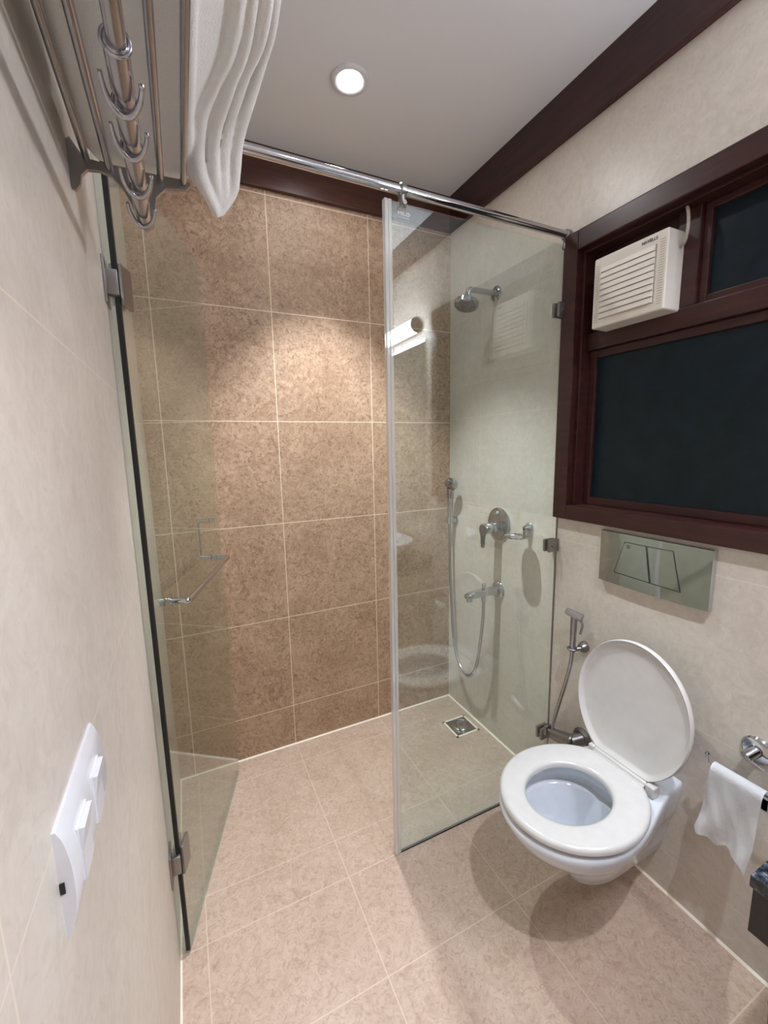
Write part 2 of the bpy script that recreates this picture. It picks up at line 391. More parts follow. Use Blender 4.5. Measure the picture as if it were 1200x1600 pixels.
# ================================================================== SHOWER DOOR
HX = .010
dv = Vector((.219-HX, 1.781-G, 0)).normalized(); dn = Vector((dv.y, -dv.x, 0))
MD = Matrix((( dv.x, dn.x, 0, HX), (dv.y, dn.y, 0, G), (0, 0, 1, 0), (0, 0, 0, 1)))   # local x along door, y outward face (+x of room)
sd = thing('shower_door', 'open frameless glass shower door hinged on the left wall', 'shower door', (HX, G, 0))
def dobj(name, bm, mat, parent=sd):
    bmesh.ops.transform(bm, matrix=MD, verts=bm.verts); return obj(name, bm, mat, parent)
DW = .676
b = B(); box(b, (.006, -.005, .010), (DW, .005, 2.068), .001, 1); dobj('glass_leaf', b, M['door_glass'])
b = B(); box(b, (0, -.0055, .010), (.006, .0055, 2.068)); dobj('black_edge', b, M['black'])
b = B(); box(b, (XL+.001, G-.003, .012), (HX-.004, G+.002, 2.06)); obj('vinyl_seal', b, M['clear_seal'], sd)
b = B(); box(b, (.0, -.006, .003), (DW, .006, .0095)); dobj('bottom_sweep', b, M['clear_seal'])
for z in (1.762, .298):
    b = B(); box(b, (XL, G-.030, z-.047), (XL+.005, G+.030, z+.047), .0015)
    box(b, (XL+.003, G-.012, z-.026), (HX+.006, G+.012, z+.026), .002)
    cyl(b, (HX-.004, G, z-.027), (HX-.004, G, z+.027), .009, N=20)
    h = obj('door_hinge', b, M['dull_steel'], sd)
    b = B(); box(b, (.004, .0055, z-.043), (.052, .013, z+.043), .0015); box(b, (.004, -.013, z-.043), (.052, -.0055, z+.043), .0015)
    dobj('hinge_clamp', b, M['dull_steel'], h)
# back-to-back handle
ha = .575
b = B(); tube(b, round_corners([(ha, -.006, 1.14), (ha, -.048, 1.14), (ha, -.048, 1.002), (ha, -.006, 1.002)], .012), .0065)
for z in (1.14, 1.002): cyl(b, (ha, -.0055, z), (ha, -.012, z), .010)
dobj('pull_handle', b, M['chrome'])
b = B(); tube(b, round_corners([(ha-.01, .006, 1.000), (ha-.01, .056, 1.000), (.098, .056, 1.000), (.098, .006, 1.000)], .012), .0085)
for x in (ha-.01, .098): cyl(b, (x, .0055, 1.0), (x, .013, 1.0), .0125)
cyl(b, (ha-.01, -.012, 1.0), (ha-.01, -.0055, 1.0), .0125); cyl(b, (.098, -.014, 1.0), (.098, -.0055, 1.0), .0125)
cyl(b, (ha, .0055, 1.14), (ha, .012, 1.14), .009)
dobj('towel_bar', b, M['chrome'])

# ================================================================== SHOWER FITTINGS
# overhead shower
t = thing('overhead_shower', 'round chrome shower head on a short arm from the cream wall', 'shower head', (W, 1.505, 2.03))
b = B(); lathe(b, [(0, .030), (.004, .031), (.010, .026), (.013, .012)], (W, 1.505, 2.03), (-1, 0, 0), 32); obj('wall_flange', b, M['chrome'], t)
b = B(); tube(b, round_corners([(W-.008, 1.505, 2.03), (1.225, 1.508, 2.03), (1.222, 1.508, 2.000)], .022), .0115); obj('arm', b, M['chrome'], t)
ax = Vector((-.28, -.12, -1)).normalized(); hc = Vector((1.221, 1.508, 2.004))
b = B(); lathe(b, [(0, .010), (.006, .014), (.014, .014), (.020, .022), (.024, .044), (.028, .049), (.042, .049), (.045, .046)], hc, ax, 40); obj('head', b, M['chrome'], t)
b = B(); lathe(b, [(.0445, .045), (.0475, .043)], hc, ax, 40)
q = rot_to(ax)
for rr, nn in ((.012, 6), (.024, 12), (.036, 18)):
    for i in range(nn):
        p = hc + q @ Vector((rr*math.cos(2*PI*i/nn), rr*math.sin(2*PI*i/nn), .0470)); cyl(b, p, p+ax*.0025, .0016, N=8)
obj('spray_face', b, M['steel'], t)
# hand shower with hose down to bath spout
t = thing('hand_shower', 'chrome hand shower hanging in the corner on a long looping hose', 'hand shower', (W, 1.80, 1.1))
b = B(); lathe(b, [(0, .020), (.006, .020), (.009, .014), (.030, .011)], (W, 1.785, 1.02), (-1, 0, 0), 24)
cyl(b, (W-.040, 1.785, 1.004), (W-.040, 1.785, 1.040), .0165, .0195, N=24, bev=.002); obj('wall_holder', b, M['chrome'], t)
b = B()
hp = [(W-.040, 1.785, 1.000), (W-.041, 1.782, 1.05), (W-.046, 1.774, 1.11), (W-.052, 1.764, 1.16), (W-.060, 1.752, 1.195)]
sp = smooth_path(hp, 6); nS = len(sp)
tube(b, sp, [.0115+.0085*(i/(nS-1))**1.3 for i in range(nS)], 20)
lathe(b, [(-.024, .012), (-.018, .024), (-.006, .032), (.006, .034), (.016, .030), (.020, .022)], (W-.060, 1.742, 1.212), (-.75, -.35, -.45), 32)
obj('handset', b, M['chrome'], t)
b = B()
hz = smooth_path([(W-.040, 1.785, 1.000), (W-.040, 1.783, .93), (W-.042, 1.775, .75), (W-.044, 1.755, .55), (W-.046, 1.735, .40), (W-.05, 1.690, .300), (W-.058, 1.620, .262),
                  (W-.065, 1.560, .285), (W-.072, 1.510, .36), (W-.078, 1.475, .50), (W-.082, 1.455, .62), (W-.084, 1.450, .700)], 26)
tube(b, hz, [.0070 + .0007*(i % 2) for i in range(len(hz))], 14); obj('hose', b, M['steel'], t)
# diverter / mixer
t = thing('shower_mixer', 'round chrome shower mixer plate with a drooping lever', 'mixer tap', (W, 1.455, 1.05))
b = B(); lathe(b, [(0, .073), (.004, .0735), (.009, .069), (.012, .055), (.013, .026)], (W, 1.455, 1.05), (-1, 0, 0), 56); obj('wall_plate', b, M['chrome'], t)
b = B(); lathe(b, [(.010, .027), (.045, .025), (.047, .020), (.052, .020), (.054, .0235), (.082, .0235), (.086, .021)], (W, 1.455, 1.035), (-1, 0, 0), 36); obj('body', b, M['chrome'], t)
b = B()
prof = []
for i in range(24):
    a = PI*.12 + (PI*.76*2+PI*.0)*i/23
# tear-drop lever cap hanging down
out = []
for i in range(25):
    a = -PI*.22 + (PI*1.44)*i/24; out.append((.0235*math.cos(a), .0235*math.sin(a)))
out += [(-.0105, -.035), (-.0085, -.075), (-.0045, -.082), (.0045, -.082), (.0085, -.075), (.0105, -.035)]
x0 = W-.086
r0 = [Vector((x0, 1.455+u, 1.033+v)) for u, v in out]; r1 = [p+Vector((-.008, 0, 0)) for p in r0]
cen = Vector((x0-.010, 1.455, 1.02)); r2 = [Vector((x0-.010, 1.455+u*.85, 1.031+v*.95)) for u, v in out]
loft(b, [r0, r1, r2]); obj('lever', b, M['dull_steel'], t)
b = B(); lathe(b, [(.010, .012), (.020, .011), (.024, .008)], (W, 1.455, 1.098), (-1, 0, 0), 20); obj('diverter_button', b, M['chrome'], t)
# soap dish
t = thing('soap_dish', 'small chrome oval soap dish fixed beside the mixer', 'soap dish', (W, 1.275, 1.04))
b = B(); lathe(b, [(0, .022), (.006, .022), (.012, .017), (.024, .013), (.030, .009)], (W, 1.272, 1.062), (-1, 0, 0), 28)
box(b, (W-.030, 1.264, 1.030), (W-.016, 1.280, 1.066), .003); obj('wall_mount', b, M['chrome'], t)
b = B(); N = 40
def oval(a, c, z): return [Vector((W-.070+a*abs(math.cos(2*PI*i/N))**.8*(1 if math.cos(2*PI*i/N) > 0 else -1), 1.272+c*abs(math.sin(2*PI*i/N))**.8*(1 if math.sin(2*PI*i/N) > 0 else -1), z)) for i in range(N)]
loft(b, [oval(.034, .038, 1.0285), oval(.042, .047, 1.030), oval(.044, .049, 1.036), oval(.042, .047, 1.036), oval(.038, .043, 1.032)])
obj('dish', b, M['chrome'], t)
# bath spout
t = thing('bath_spout', 'chrome wall spout with a diverter knob and hose outlet', 'tap', (W, 1.45, .745))
b = B(); lathe(b, [(0, .038), (.004, .039), (.012, .034), (.016, .022)], (W, 1.45, .745), (-1, 0, 0), 40); obj('wall_flange', b, M['chrome'], t)
b = B()
rings = []
for u, hw, z0, z1 in ((.010, .019, .727, .765), (.05, .019, .728, .764), (.10, .019, .728, .762), (.15, .019, .728, .758), (.172, .017, .729, .754), (.182, .012, .732, .750)):
    r = []
    for i in range(20):
        a = 2*PI*i/20; cy, sz = math.cos(a), math.sin(a)
        r.append((W-u, 1.45+hw*math.copysign(abs(cy)**.6, cy), (z0+z1)/2+(z1-z0)/2*math.copysign(abs(sz)**.6, sz)))
    rings.append(r)
loft(b, rings); cyl(b, (W-.162, 1.45, .734), (W-.162, 1.45, .716), .0145, .0135, bev=.001)
cyl(b, (W-.084, 1.45, .730), (W-.084, 1.45, .704), .0115, .0105, bev=.001); obj('spout', b, M['chrome'], t)
b = B(); lathe(b, [(0, .007), (.006, .007), (.008, .0095), (.024, .0085), (.027, .006)], (W-.084, 1.45, .760), (0, 0, 1), 20); obj('diverter_knob', b, M['chrome'], t)
# floor drain
t = thing('floor_drain', 'square steel floor drain with a perforated round cover', 'drain', (1.265, 1.591, 0))
x0, x1, y0, y1 = 1.203, 1.330, 1.528, 1.654
b = B(); yz = .0015
for p in ((x0, y0, x1, y0+.005), (x0, y1-.005, x1, y1), (x0, y0, x0+.005, y1), (x1-.005, y0, x1, y1)): box(b, (p[0]-.002, p[1]-.002, 0), (p[2]+.002, p[3]+.002, .0035))
obj('white_border', b, M['bead'], t)
b = B(); box(b, (x0+.003, y0+.003, 0), (x1-.003, y1-.003, .003)); torus(b, (1.266, 1.591, .0035), (0, 0, 1), .048, .0025); obj('drain_plate', b, M['grille'], t)
b = B(); lathe(b, [(0, .040), (.003, .039), (.008, .030), (.010, .018), (.0105, .004)], (1.266, 1.591, .002), (0, 0, 1), 36); obj('drain_cover', b, M['chrome'], t)
b = B()
for rr, nn, zz in ((.0, 1, .0125), (.012, 6, .0124), (.023, 10, .0108), (.033, 14, .0085)):
    for i in range(nn):
        p = Vector((1.266+rr*math.cos(2*PI*i/nn+rr*50), 1.591+rr*math.sin(2*PI*i/nn+rr*50), zz)); cyl(b, p-Vector((0, 0, .002)), p+Vector((0, 0, .0003)), .0032, N=10)
obj('drain_holes', b, M['black'], t)

# ================================================================== TOILET
YC = .737
t = thing('toilet', 'white wall-hung toilet with its seat down and lid raised', 'toilet', (1.1, YC, .1))
NF = 36; NS = 8
def outline(z, xf, hw, xe, hb, xb=W-.001):
    pts = []
    for k in range(NS):
        u = k/NS; s = u*u*(3-2*u); pts.append((xb+(xe-xb)*u, YC+hb+(hw-hb)*s, z))
    for k in range(NF+1):
        a = PI/2 - PI*k/NF; ca, sa = math.cos(a), math.sin(a)
        pts.append((xe-(xe-xf)*abs(ca)**.92, YC+hw*sa, z))
    for k in range(NS):
        u = (k+1)/NS; s = 1-u; s = s*s*(3-2*s); pts.append((xe+(xb-xe)*u, YC-(hb+(hw-hb)*s), z))
    return [Vector(p) for p in pts]
lev = [(.085, 1.110, .036, 1.20, .034), (.088, 1.072, .052, 1.18, .048), (.100, 1.046, .063, 1.17, .060), (.14, 1.028, .071, 1.16, .068), (.18, 1.012, .078, 1.15, .076),
       (.210, .998, .086, 1.14, .082), (.226, .978, .097, 1.12, .086), (.242, .948, .114, 1.10, .090), (.262, .915, .132, 1.08, .095), (.288, .880, .149, 1.06, .099), (.315, .853, .162, 1.05, .102), (.345, .834, .172, 1.04, .106),
       (.375, .822, .177, 1.035, .108), (.392, .819, .178, 1.035, .108), (.400, .824, .174, 1.035, .106), (.403, .833, .168, 1.035, .102)]
lev = [(.403-(.403-z)*.81 if z >= .21 else .116+(z-.085)*1.028, xf, hw, xe, hb) for z, xf, hw, xe, hb in lev]
rings = [outline(*l) for l in lev]
top = rings[-1]; IX = 1.015
def inner(z, a, bb, cx=IX, cy=YC):
    out = []
    for p in top:
        an = math.atan2((p.y-YC)/.178, (p.x-IX)/.20) if p.x < 1.2 else math.atan2((p.y-YC)/.178, (p.x-IX)/.20)
        out.append(Vector((cx+a*math.cos(an), cy+bb*math.sin(an), z)))
    return out
rings += [inner(.403, .158, .138), inner(.399, .150, .130), inner(.375, .152, .132), inner(.360, .162, .140), inner(.345, .160, .139), inner(.341, .146, .126), inner(.335, .142, .122), inner(.30, .130, .110, IX+.005),
          inner(.27, .112, .095, IX+.015), inner(.235, .085, .072, IX+.03), inner(.215, .060, .052, IX+.045), inner(.185, .048, .042, IX+.05), inner(.15, .035, .035, IX+.055)]
b = B(); loft(b, rings); bowl = obj('bowl', b, M['ceramic'], t, True, 60)
b = B(); wr = [[Vector((IX+.049+.047*math.cos(2*PI*i/32), YC+.041*math.sin(2*PI*i/32), z)) for i in range(32)] for z in (.183, .187)]; loft(b, wr); obj('water', b, M['water'], bowl)
# seat ring
def egg(cx, a_f, a_b, hw, n=64, cut=None, pw=1.0):
    out = []
    for i in range(n):
        an = 2*PI*i/n; c, s = math.cos(an), math.sin(an)
        x = cx + (a_b if c > 0 else a_f)*c; y = hw*s
        if cut and x > cut: x = cut
        out.append((x, y))
    return out
SZ = .408
def ring_solid(b, outer, inner_, z0, z1, r):
    def R(o, k, z): # inset by factor
        m = Vector((sum(p[0] for p in o)/len(o), 0)); return [Vector((m.x+(p[0]-m.x)*k, YC+p[1]*k, z)) for p in o]
    k1, k2 = 1-r/.18, 1+r/.11
    loops = [R(outer, k1, z0), R(outer, 1, z0+r*.8), R(outer, 1, z1-r), R(outer, 1-(r*.35)/.18, z1-r*.3), R(outer, 1-(r*1.2)/.18, z1),
             R(inner_, 1+r*1.4/.11, z1), R(inner_, 1+r*.4/.11, z1-r*.35), R(inner_, 1, z1-r), R(inner_, 1, z0+r*.6), R(inner_, k2, z0)]
    loops.append(loops[0]); loft(b, loops, False, False); bmesh.ops.remove_doubles(b, verts=b.verts, dist=1e-6)
b = B(); ring_solid(b, egg(1.03, .208, .215, .182, cut=1.222), egg(1.018, .128, .122, .102), SZ, SZ+.024, .009)
obj('seat', b, M['seat'], t, True, 50)
for y in (-.1, .1):
    pass
# hinge bar
b = B(); cyl(b, (1.236, YC-.083, SZ+.018), (1.236, YC+.086, SZ+.018), .0095, N=20)
box(b, (1.215, YC-.083, SZ+.004), (1.236, YC+.083, SZ+.018), .003); obj('hinge_bar', b, M['seat'], t)
for y, w in ((YC-.098, .026), (YC+.092, .020)):
    b = B(); box(b, (1.222, y-w/2, SZ-.004), (1.252, y+w/2, SZ+.030), .005, 3); obj('hinge_block', b, M['seat'], t)
# lid: local frame, u along +height, v along y, thickness along back
lean = math.radians(5.5)
lo = Vector((1.240, YC, SZ+.008)); lu = Vector((math.sin(lean), 0, math.cos(lean))); ln = Vector((-math.cos(lean), 0, math.sin(lean)))  # ln faces the front
def lidring(k, d, bottom=.0):
    out = []
    for i in range(72):
        an = 2*PI*i/72; c, s = math.cos(an), math.sin(an)
        u = .198 + (.200 if c > 0 else .205)*c; v = .174*s
        u = max(u, .018); uu = .198+(u-.198)*k; out.append(lo+lu*uu+Vector((0, 1, 0))*v*k+ln*d)
    return out
b = B()
loft(b, [lidring(.90, -.020), lidring(.975, -.016), lidring(1.0, -.008), lidring(1.0, .004), lidring(.988, .008), lidring(.972, .006), lidring(.945, -.004), lidring(.90, -.0075), lidring(.6, -.009)])
obj('lid', b, M['seat'], t, True, 60)
for u, v in ((.33, .09), (.33, -.09)):
    pass

# flush plate
t = thing('flush_plate', 'wide mirror-chrome dual flush plate on the wall above the toilet', 'flush plate', (W, .765, 1.03))
def yzpoly(pts, x): return [Vector((x, y, z)) for y, z in pts]
fy0, fy1, fz0, fz1 = .598, .934, .944, 1.116
b = B()
cols = []
NY = 24
def sect(k, x, zz):
    # rounded rectangle with a gently bowed lower edge
    pts = []
    cy, cz = (fy0+fy1)/2, (fz0+fz1)/2; hy, hz = (fy1-fy0)/2*k, (fz1-fz0)/2-(1-k)*.17
    for i in range(NY+1): y = -hy+2*hy*i/NY; pts.append((cy+y, cz-hz-.004*(1-(y/hy)**2)))
    for i in range(NY+1): y = hy-2*hy*i/NY; pts.append((cy+y, cz+hz))
    return yzpoly(pts, x)
def cover(y, z):   # softly domed face
    u = (y-(fy0+fy1)/2)/((fy1-fy0)/2); v = (z-(fz0+fz1)/2)/((fz1-fz0)/2)
    return W-.0195-.0022*(1-u*u)*(1-.5*v*v)
NZ_ = 12; rows = []
for j in range(NZ_+1):
    v = -1+2*j/NZ_; row = []
    for i in range(NY+1):
        u = -1+2*i/NY; y = (fy0+fy1)/2+u*(fy1-fy0)/2*.985; z = (fz0+fz1)/2+v*(fz1-fz0)/2*.97-(.004*(1-u*u) if v < 0 else 0)*(-v)
        row.append(b.verts.new((cover(y, z), y, z)))
    rows.append(row)
for j in range(NZ_):
    for i in range(NY):
        f = b.faces.new((rows[j][i], rows[j][i+1], rows[j+1][i+1], rows[j+1][i])); f.smooth = True
loop = rows[0][:] + [rows[j][NY] for j in range(1, NZ_)] + rows[NZ_][::-1] + [rows[j][0] for j in range(NZ_-1, 0, -1)]
cy_, cz_ = (fy0+fy1)/2, (fz0+fz1)/2; prev = loop
for k, x in ((1.008, W-.0175), (1.012, W-.004), (1.0, W)):
    cur = [b.verts.new((x, cy_+(v.co.y-cy_)*k, cz_+(v.co.z-cz_)*(1+(k-1)*1.9))) for v in loop]
    for i in range(len(loop)):
        j = (i+1) % len(loop); b.faces.new((prev[i], prev[j], cur[j], cur[i])).smooth = True
    prev = cur
b.faces.new(prev[::-1])
obj('cover', b, M['plate_chrome'], t)
gx = W-.0212
btn_l = [(.846, 1.089), (.778, 1.0895), (.758, .980), (.876, .984)]
btn_r = [(.774, 1.0895), (.700, 1.091), (.672, .978), (.754, .980)]
def face_strip(b, p, q, w, lift, n_=8):
    P = [Vector((cover(p[0]+(q[0]-p[0])*k/n_, p[1]+(q[1]-p[1])*k/n_)-lift, p[0]+(q[0]-p[0])*k/n_, p[1]+(q[1]-p[1])*k/n_)) for k in range(n_+1)]
    tube(b, P, w, 6)
for nm, pl in (('flush_button', btn_l), ('flush_button', btn_r)):
    b = B(); g_ = 8
    def bil(u, v): return tuple((pl[0][k]*(1-u)+pl[1][k]*u)*(1-v)+(pl[3][k]*(1-u)+pl[2][k]*u)*v for k in (0, 1))
    vs = [[None]*(g_+1) for _ in range(g_+1)]
    for i in range(g_+1):
        for j in range(g_+1):
            y, z = bil(.015+.97*i/g_, .02+.96*j/g_); vs[i][j] = b.verts.new((cover(y, z)-.0016-.0014*j/g_, y, z))
    for i in range(g_):
        for j in range(g_): b.faces.new((vs[i][j], vs[i+1][j], vs[i+1][j+1], vs[i][j+1])).smooth = True
    ed = [v for v in b.edges if v.is_boundary]
    ex = bmesh.ops.extrude_edge_only(b, edges=ed)
    for v in [e for e in ex['geom'] if isinstance(e, bmesh.types.BMVert)]: v.co.x += .004
    obj(nm, b, M['plate_chrome'], t)
b = B()
for pl in (btn_l, btn_r):
    for i in range(4): face_strip(b, pl[i], pl[(i+1) % 4], .0011, .0006)
obj('button_gap', b, M['dark'], t)
b = B(); box(b, (cover(.832, 1.077)-.0028, .826, 1.071), (cover(.832, 1.077)-.001, .838, 1.083), .0004); obj('button_mark', b, M['steel'], t)

# health faucet
t = thing('bidet_sprayer', 'chrome hand bidet sprayer hanging beside the glass screen', 'bidet sprayer', (W, 1.0, .67))
b = B(); lathe(b, [(0, .020), (.006, .020), (.018, .016), (.024, .010)], (W, .985, .672), (-1, 0, 0), 26)
torus(b, (W-.045, 1.000, .668), (0, 0, 1), .0145, .0045); cyl(b, (W-.032, .992, .668), (W-.02, .985, .670), .008)
obj('wall_holder', b, M['dull_steel'], t)
b = B(); cyl(b, (W-.045, 1.000, .655), (W-.045, .999, .797), .0095, .0120, N=20, bev=.001)
cyl(b, (W-.034, .972, .790), (W-.056, 1.026, .806), .0145, .0130, N=22, bev=.003)
obj('spray_head', b, M['steel'], t)
b = B(); tube(b, round_corners([(W-.036, .978, .782), (W-.032, .972, .765), (W-.036, .978, .730)], .01), .004); obj('trigger', b, M['steel'], t)
b = B(); tube(b, smooth_path([(W-.045, 1.000, .655), (W-.046, 1.005, .60), (W-.049, 1.020, .52), (W-.053, 1.040, .43), (W-.056, 1.055, .36), (W-.056, 1.065, .305)], 14), .0068); obj('hose', b, M['steel'], t)
t = thing('angle_valve', 'chrome angle valve low on the wall behind the toilet seat', 'valve', (W, .985, .30))
b = B(); lathe(b, [(0, .037), (.005, .037), (.014, .027)], (W, .972, .318), (-1, 0, 0), 28); obj('wall_flange', b, M['dull_steel'], t)
b = B(); cyl(b, (W-.006, .972, .318), (W-.050, .985, .312), .022, bev=.002); cyl(b, (W-.048, .972, .314), (W-.058, 1.060, .296), .026, .021, N=24, bev=.004); cyl(b, (W-.056, 1.062, .288), (W-.056, 1.064, .304), .012)
obj('body', b, M['dull_steel'], t)
b = B(); box(b, (W-.075, 1.075, .280), (W-.045, 1.088, .318), .003); cyl(b, (W-.058, 1.06, .299), (W-.060, 1.08, .299), .009); obj('valve_handle', b, M['dull_steel'], t)

# toilet paper and holder
TX = W-.072
t = thing('toilet_paper_holder', 'chrome wire toilet paper holder with a round wall flange', 'paper holder', (W, .47, .60))
b = B(); lathe(b, [(0, .034), (.004, .035), (.009, .031), (.010, .020)], (W, .468, .622), (-1, 0, 0), 36); cyl(b, (W-.006, .468, .622), (W-.036, .478, .607), .015, .013, bev=.002); obj('wall_flange', b, M['chrome'], t)
b = B(); tube(b, round_corners([(W-.034, .477, .607), (W-.040, .390, .592), (W-.05, .362, .580), (TX, .362, .560), (TX, .385, .556), (TX, .530, .556), (TX-.002, .541, .566), (TX-.002, .541, .585)], .012), .0036)
lathe(b, [(0, .004), (.002, .006), (.006, .0065), (.010, .004)], (TX-.002, .541, .581), (0, 0, 1), 16); obj('wire_arm', b, M['chrome'], t)
# paper draped over the wire
b = B(); ny, ns = 26, 44
def paper(u, s):
    """u 0..1 along the wire (far to near), s 0..1 from back flap over the wire to the front end"""
    y = .526 - .110*u
    L_back, L_front = .045, .175+.030*u+.012*math.sin(u*7)+.006*math.sin(u*19)
    R = .0165
    tot = L_back + PI*R + L_front; d = s*tot
    if d < L_back: x, z = TX+R, .556-(L_back-d)
    elif d < L_back+PI*R:
        a = (d-L_back)/R; x, z = TX+R*math.cos(a), .556+R*math.sin(a)
    else:
        e = d-L_back-PI*R; x, z = TX-R, .556-e
        k = e/.2; x += .007*k*math.sin(u*8+e*20)+.004*k*math.sin(u*17-e*55)-.006*k
        y += k*(.012*(1-u)+.004*math.sin(e*40)) + k*.006
        z += .003*math.sin(u*9+e*30)*k
    return Vector((x, y, z))
g0 = [[b.verts.new(paper(i/ny, j/ns)) for j in range(ns+1)] for i in range(ny+1)]
for i in range(ny):
    for j in range(ns):
        f = b.faces.new((g0[i][j], g0[i+1][j], g0[i+1][j+1], g0[i][j+1])); f.smooth = True
bmesh.ops.solidify(b, geom=b.faces[:], thickness=.0012)
tag(obj('toilet_paper', b, M['paper'], None, True, 60), 'white toilet paper draped over the chrome wire arm', 'toilet paper')

# ================================================================== EXHAUST FAN
fx0, fx1 = W-.032, W+.030; fa, fb, f0, f1 = .775, 1.003, 1.760, 1.968
t = thing('exhaust_fan', 'cream louvred exhaust fan in the upper left window light', 'exhaust fan', (W, .89, 1.76))
b = B(); box(b, (fx0, fa, f0), (fx1+.03, fb, f1), .006, 3); obj('housing', b, M['fan_plastic'], t)
b = B(); gy0, gy1, gz0, gz1 = fa+.030, fb-.026, f0+.024, f1-.032
box(b, (fx0-.0008, gy0, gz0), (fx0+.003, gy1, gz1)); obj('louvre_recess', b, M['fan_slot'], t)
nl = 9
for i in range(nl):
    h = (gz1-gz0)/nl; z = gz0+h*i
    b = B(); prism(b, [(fx0-.0005, gy0+.003, z+.0012), (fx0-.0070, gy0+.003, z+.0015), (fx0-.0045, gy0+.003, z+h*.93), (fx0-.0005, gy0+.003, z+h*.97)], (0, gy1-gy0-.006, 0)); obj('louvre', b, M['fan_plastic'], t)
for va, vb in ((fa+.008, fa+.022), (fb-.020, fb-.008)):
    b = B()
    for i in range(26):
        z = f0+.018+i*.0066
        if z > f1-.02: break
        box(b, (fx0-.0004, va, z), (fx0+.002, vb, z+.0012))
    obj('side_vents', b, M['fan_slot'], t)
b = text('HAVELLS', .0115)
bmesh.ops.transform(b, matrix=Matrix.Translation((fx0-.0006, fa+.052, f1-.016)) @ Matrix.Rotation(-PI/2, 4, 'Z') @ Matrix.Rotation(PI/2, 4, 'X'), verts=b.verts); obj('printed_name', b, M['dark'], t, False)
b = B(); tube(b, smooth_path([(W+.020, .774, 1.925), (W+.010, .758, 1.930), (W+.006, .750, 1.960), (W+.012, .755, 1.995), (W+.016, .762, 2.018)], 10), .0042); obj('power_cable', b, M['cable'], t)

# ================================================================== SWITCH
t = thing('light_switch', 'white curved two-rocker light switch on the left wall', 'light switch', (XL, .455, 1.055))
sy0, sy1, sz0, sz1 = .378, .530, 1.004, 1.102
b = B(); ring = []
NZ = 14
def swx(v): return XL+.0025+.0085*(1-(2*v-1)**2)**.7     # bowed profile across the height
rings = []
for y, k in ((sy0, .94), (sy0+.0015, 1), (sy1-.0015, 1), (sy1, .94)):
    r = [Vector((XL, y, sz0+(sz1-sz0)*i/NZ)) for i in (0,)] + [Vector((XL+(swx(i/NZ)-XL)*k, y, sz0+(sz1-sz0)*i/NZ)) for i in range(NZ+1)] + [Vector((XL, y, sz1))]
    rings.append(r)
loft(b, rings); obj('cover_plate', b, M['white_plastic'], t)
for ya, yb in ((.404, .436), (.468, .500)):
    b = B(); box(b, (XL+.006, ya-.002, 1.028), (XL+.0110, yb+.002, 1.080), .0008); obj('rocker_frame', b, M['white_plastic'], t)
    b = B(); prism(b, [(XL+.010, ya, 1.028), (XL+.0125, ya, 1.028), (XL+.0120, ya, 1.055), (XL+.0155, ya, 1.078), (XL+.010, ya, 1.078)], (0, yb-ya, 0)); obj('rocker', b, M['white_plastic'], t)
b = B(); box(b, (XL+.0005, sy0-.0010, 1.046), (XL+.0038, sy0+.001, 1.056)); obj('release_slot', b, M['black'], t)

# ================================================================== TOWEL RACK
t = thing('towel_rack', 'steel tube towel rack high on the left wall', 'towel rack', (XL, .55, 1.84))
bars = [(.014, 1.849), (.044, 1.840), (.080, 1.838), (.115, 1.838), (.149, 1.842)]
YB0, YB1 = .27, .846
for i, (x, z) in enumerate(bars):
    if i == 2: continue
    b = B(); cyl(b, (x, YB0, z), (x, YB1, z), .0052 if i != 1 else .0058, N=20); obj('shelf_bar', b, M['steel'], t)
b = B(); cyl(b, (.085, YB0, 1.772), (.0875, YB1+.012, 1.772), .0085, N=24, bev=.002); obj('hanging_bar', b, M['steel'], t)
for y in (YB1+.004, YB0-.004):
    b = B()
    th = Vector((0, .008, 0))
    up = [(XL, 1.868), (XL+.005, 1.872), (.004, 1.858), (.012, 1.8475), (.045, 1.8455), (.09, 1.8455), (.152, 1.8475), (.160, 1.842), (.153, 1.834), (.122, 1.829), (.106, 1.812), (.101, 1.788), (.098, 1.766), (.088, 1.758), (.077, 1.766), (.072, 1.788), (.060, 1.814), (.046, 1.830), (.030, 1.834), (.014, 1.832), (.005, 1.822), (.002, 1.808), (XL+.006, 1.799), (XL, 1.803)]
    prism(b, [(x, y-.004, z) for x, z in up], (0, .008, 0)); obj('end_bracket', b, M['dull_steel'], t)
# four chrome hooks sliding on the hanging bar: a collar and a crescent each
for k, (y, yh) in enumerate(((.525, .578), (.603, .652), (.680, .738), (.765, .826))):
    hk = B(); cyl(hk, (.0845, y-.020, 1.772), (.085, yh-.012, 1.772), .0112, N=24, bev=.002); torus(hk, (.085, y-.018, 1.772), (0, 1, .1), .0118, .0020, N=28)
    pts = [(.085+.0185*math.cos(a), yh-.030+.030*math.sin(math.pi*(i/16)), 1.772+.0175*math.sin(a)) for i, a in enumerate([PI*(1.0+.93*j/16) for j in range(17)])]
    tube(hk, pts, [.0016+.0016*math.sin(PI*(j+.5)/17)+.0006 for j in range(17)], 10)
    lathe(hk, [(-.003, .001), (-.0015, .003), (.0015, .003), (.003, .001)], pts[-1], (0, 0, 1), 12)
    obj('hook', hk, M['steel'], t)

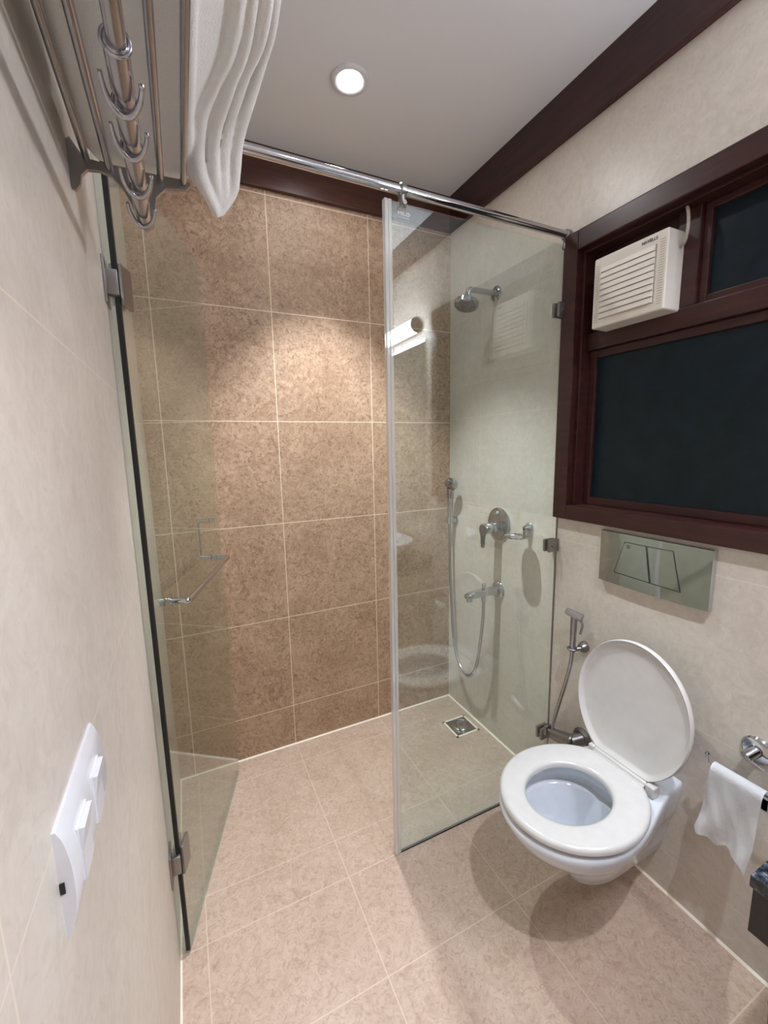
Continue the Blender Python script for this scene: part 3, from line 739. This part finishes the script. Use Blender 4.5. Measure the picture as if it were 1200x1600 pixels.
# folded towel lying on the rack, folds drooping over the outer bar
b = B()
def slab(b, x0, x1, y0, y1, z0, z1):
    rings = []
    for j in range(13):
        y = y0+(y1-y0)*j/12; e = .012 if j in (0, 12) else 0
        r = []
        for i in range(20):
            a = 2*PI*i/20; c, s = math.cos(a), math.sin(a)
            r.append(((x0+x1)/2+((x1-x0)/2-e)*math.copysign(abs(c)**.35, c), y, (z0+z1)/2+((z1-z0)/2-e)*math.copysign(abs(s)**.35, s)))
        rings.append(r)
    loft(b, rings)
slab(b, .010, .165, .30, .888, 1.8555, 1.908)
slab(b, .008, .19, .30, .815, 1.905, 1.955)
folds = [([(.195, .30, 1.92), (.209, .60, 1.912), (.189, .70, 1.900), (.177, .74, 1.890), (.172, .79, 1.872), (.176, .825, 1.850), (.196, .855, 1.822), (.204, .862, 1.808)], .013),
         ([(.205, .30, 1.93), (.226, .60, 1.918), (.212, .70, 1.905), (.198, .77, 1.888), (.196, .815, 1.862), (.206, .855, 1.826)], .011),
         ([(.215, .30, 1.945), (.246, .60, 1.932), (.232, .70, 1.922), (.216, .78, 1.898), (.212, .82, 1.868), (.213, .850, 1.836), (.207, .861, 1.812)], .011),
         ([(.22, .30, 1.955), (.258, .60, 1.950), (.256, .70, 1.944), (.236, .785, 1.902), (.232, .82, 1.872), (.228, .845, 1.846), (.210, .858, 1.818)], .011)]
for fi, (pts, r) in enumerate(folds):
    r *= .80
    sp = smooth_path(pts, 8); n_ = len(sp)
    tube(b, sp, [r*(1 if i < n_*.8 else 1-.35*(i-n_*.8)/(n_*.2)) for i in range(n_)], 12)
    az = (1.868, 1.893, 1.918, 1.943)[fi]
    for i in range(0, n_-1, 2):
        p = sp[i]; q2 = sp[min(i+2, n_-1)]
        a0, a1 = Vector((.14, min(p.y, .835), az)), Vector((.14, min(q2.y, .835), az))
        th = Vector((0, 0, .0045)); up = Vector((0, 0, r*.35))
        loft(b, [[p+up-th, p+up+th, a0+th, a0-th], [q2+up-th, q2+up+th, a1+th, a1-th]], smooth=False)
tw = obj('bath_towel', b, M['towel'], None, True, 180)
md = tw.modifiers.new('r', 'REMESH'); md.mode = 'VOXEL'; md.voxel_size = .0024; md.use_smooth_shade = True
ms = tw.modifiers.new('s', 'SMOOTH'); ms.iterations = 5; ms.factor = .5
dg = bpy.context.evaluated_depsgraph_get(); me = bpy.data.meshes.new_from_object(tw.evaluated_get(dg)); tw.modifiers.clear(); tw.data = me
for p in me.polygons: p.use_smooth = True
tag(tw, 'folded white terry bath towel drooping over the steel rack', 'towel')

# ================================================================== VANITY (mostly behind the camera, reflected in the glass)
t = thing('vanity_counter', 'black granite vanity counter corner at the lower right edge', 'counter', (W-.3, -.3, 0))
VX, VY, VZ = .805, .250, .775
b = B(); box(b, (VX, YF+.002, VZ-.02), (W-.001, VY, VZ), .002)
b2 = b; obj('countertop', b, M['granite'], t)
b = B(); box(b, (VX+.004, YF+.002, VZ-.095), (VX+.022, VY-.004, VZ-.02)); box(b, (VX+.022, VY-.022, VZ-.095), (W-.001, VY-.004, VZ-.02)); obj('apron', b, M['apron'], t)
t = thing('wash_basin', 'white oval wash basin on the counter, reflected in glass', 'basin', (1.1, -.08, VZ))
b = B(); bx, by = 1.125, .0
def ov(a, c, z): return [Vector((bx+a*math.cos(2*PI*i/48), by+c*math.sin(2*PI*i/48), z)) for i in range(48)]
loft(b, [ov(.14, .17, VZ), ov(.19, .235, VZ+.05), ov(.215, .24, VZ+.078), ov(.205, .23, VZ+.080), ov(.17, .215, VZ+.05), ov(.10, .13, VZ+.014), ov(.03, .03, VZ+.012)]); obj('bowl', b, M['ceramic'], t)
t = thing('wall_mirror', 'frameless mirror over the vanity, reflected in the glass screen', 'mirror', (W, -.3, 1.5))
boxobj('mirror_glass', (W-.006, -.85, 1.0), (W, .188, 1.985), M['mirror'], t, .001, 1)
t = thing('waste_bin', 'black waste bin on the floor at the lower right corner', 'bin', (1.24, .20, 0))
b = B(); lathe(b, [(0, .080), (.004, .084), (.10, .088), (.108, .090), (.11, .086), (.01, .08)], (1.262, .258, .002), (0, 0, 1), 36, True); obj('bucket', b, M['bin'], t)
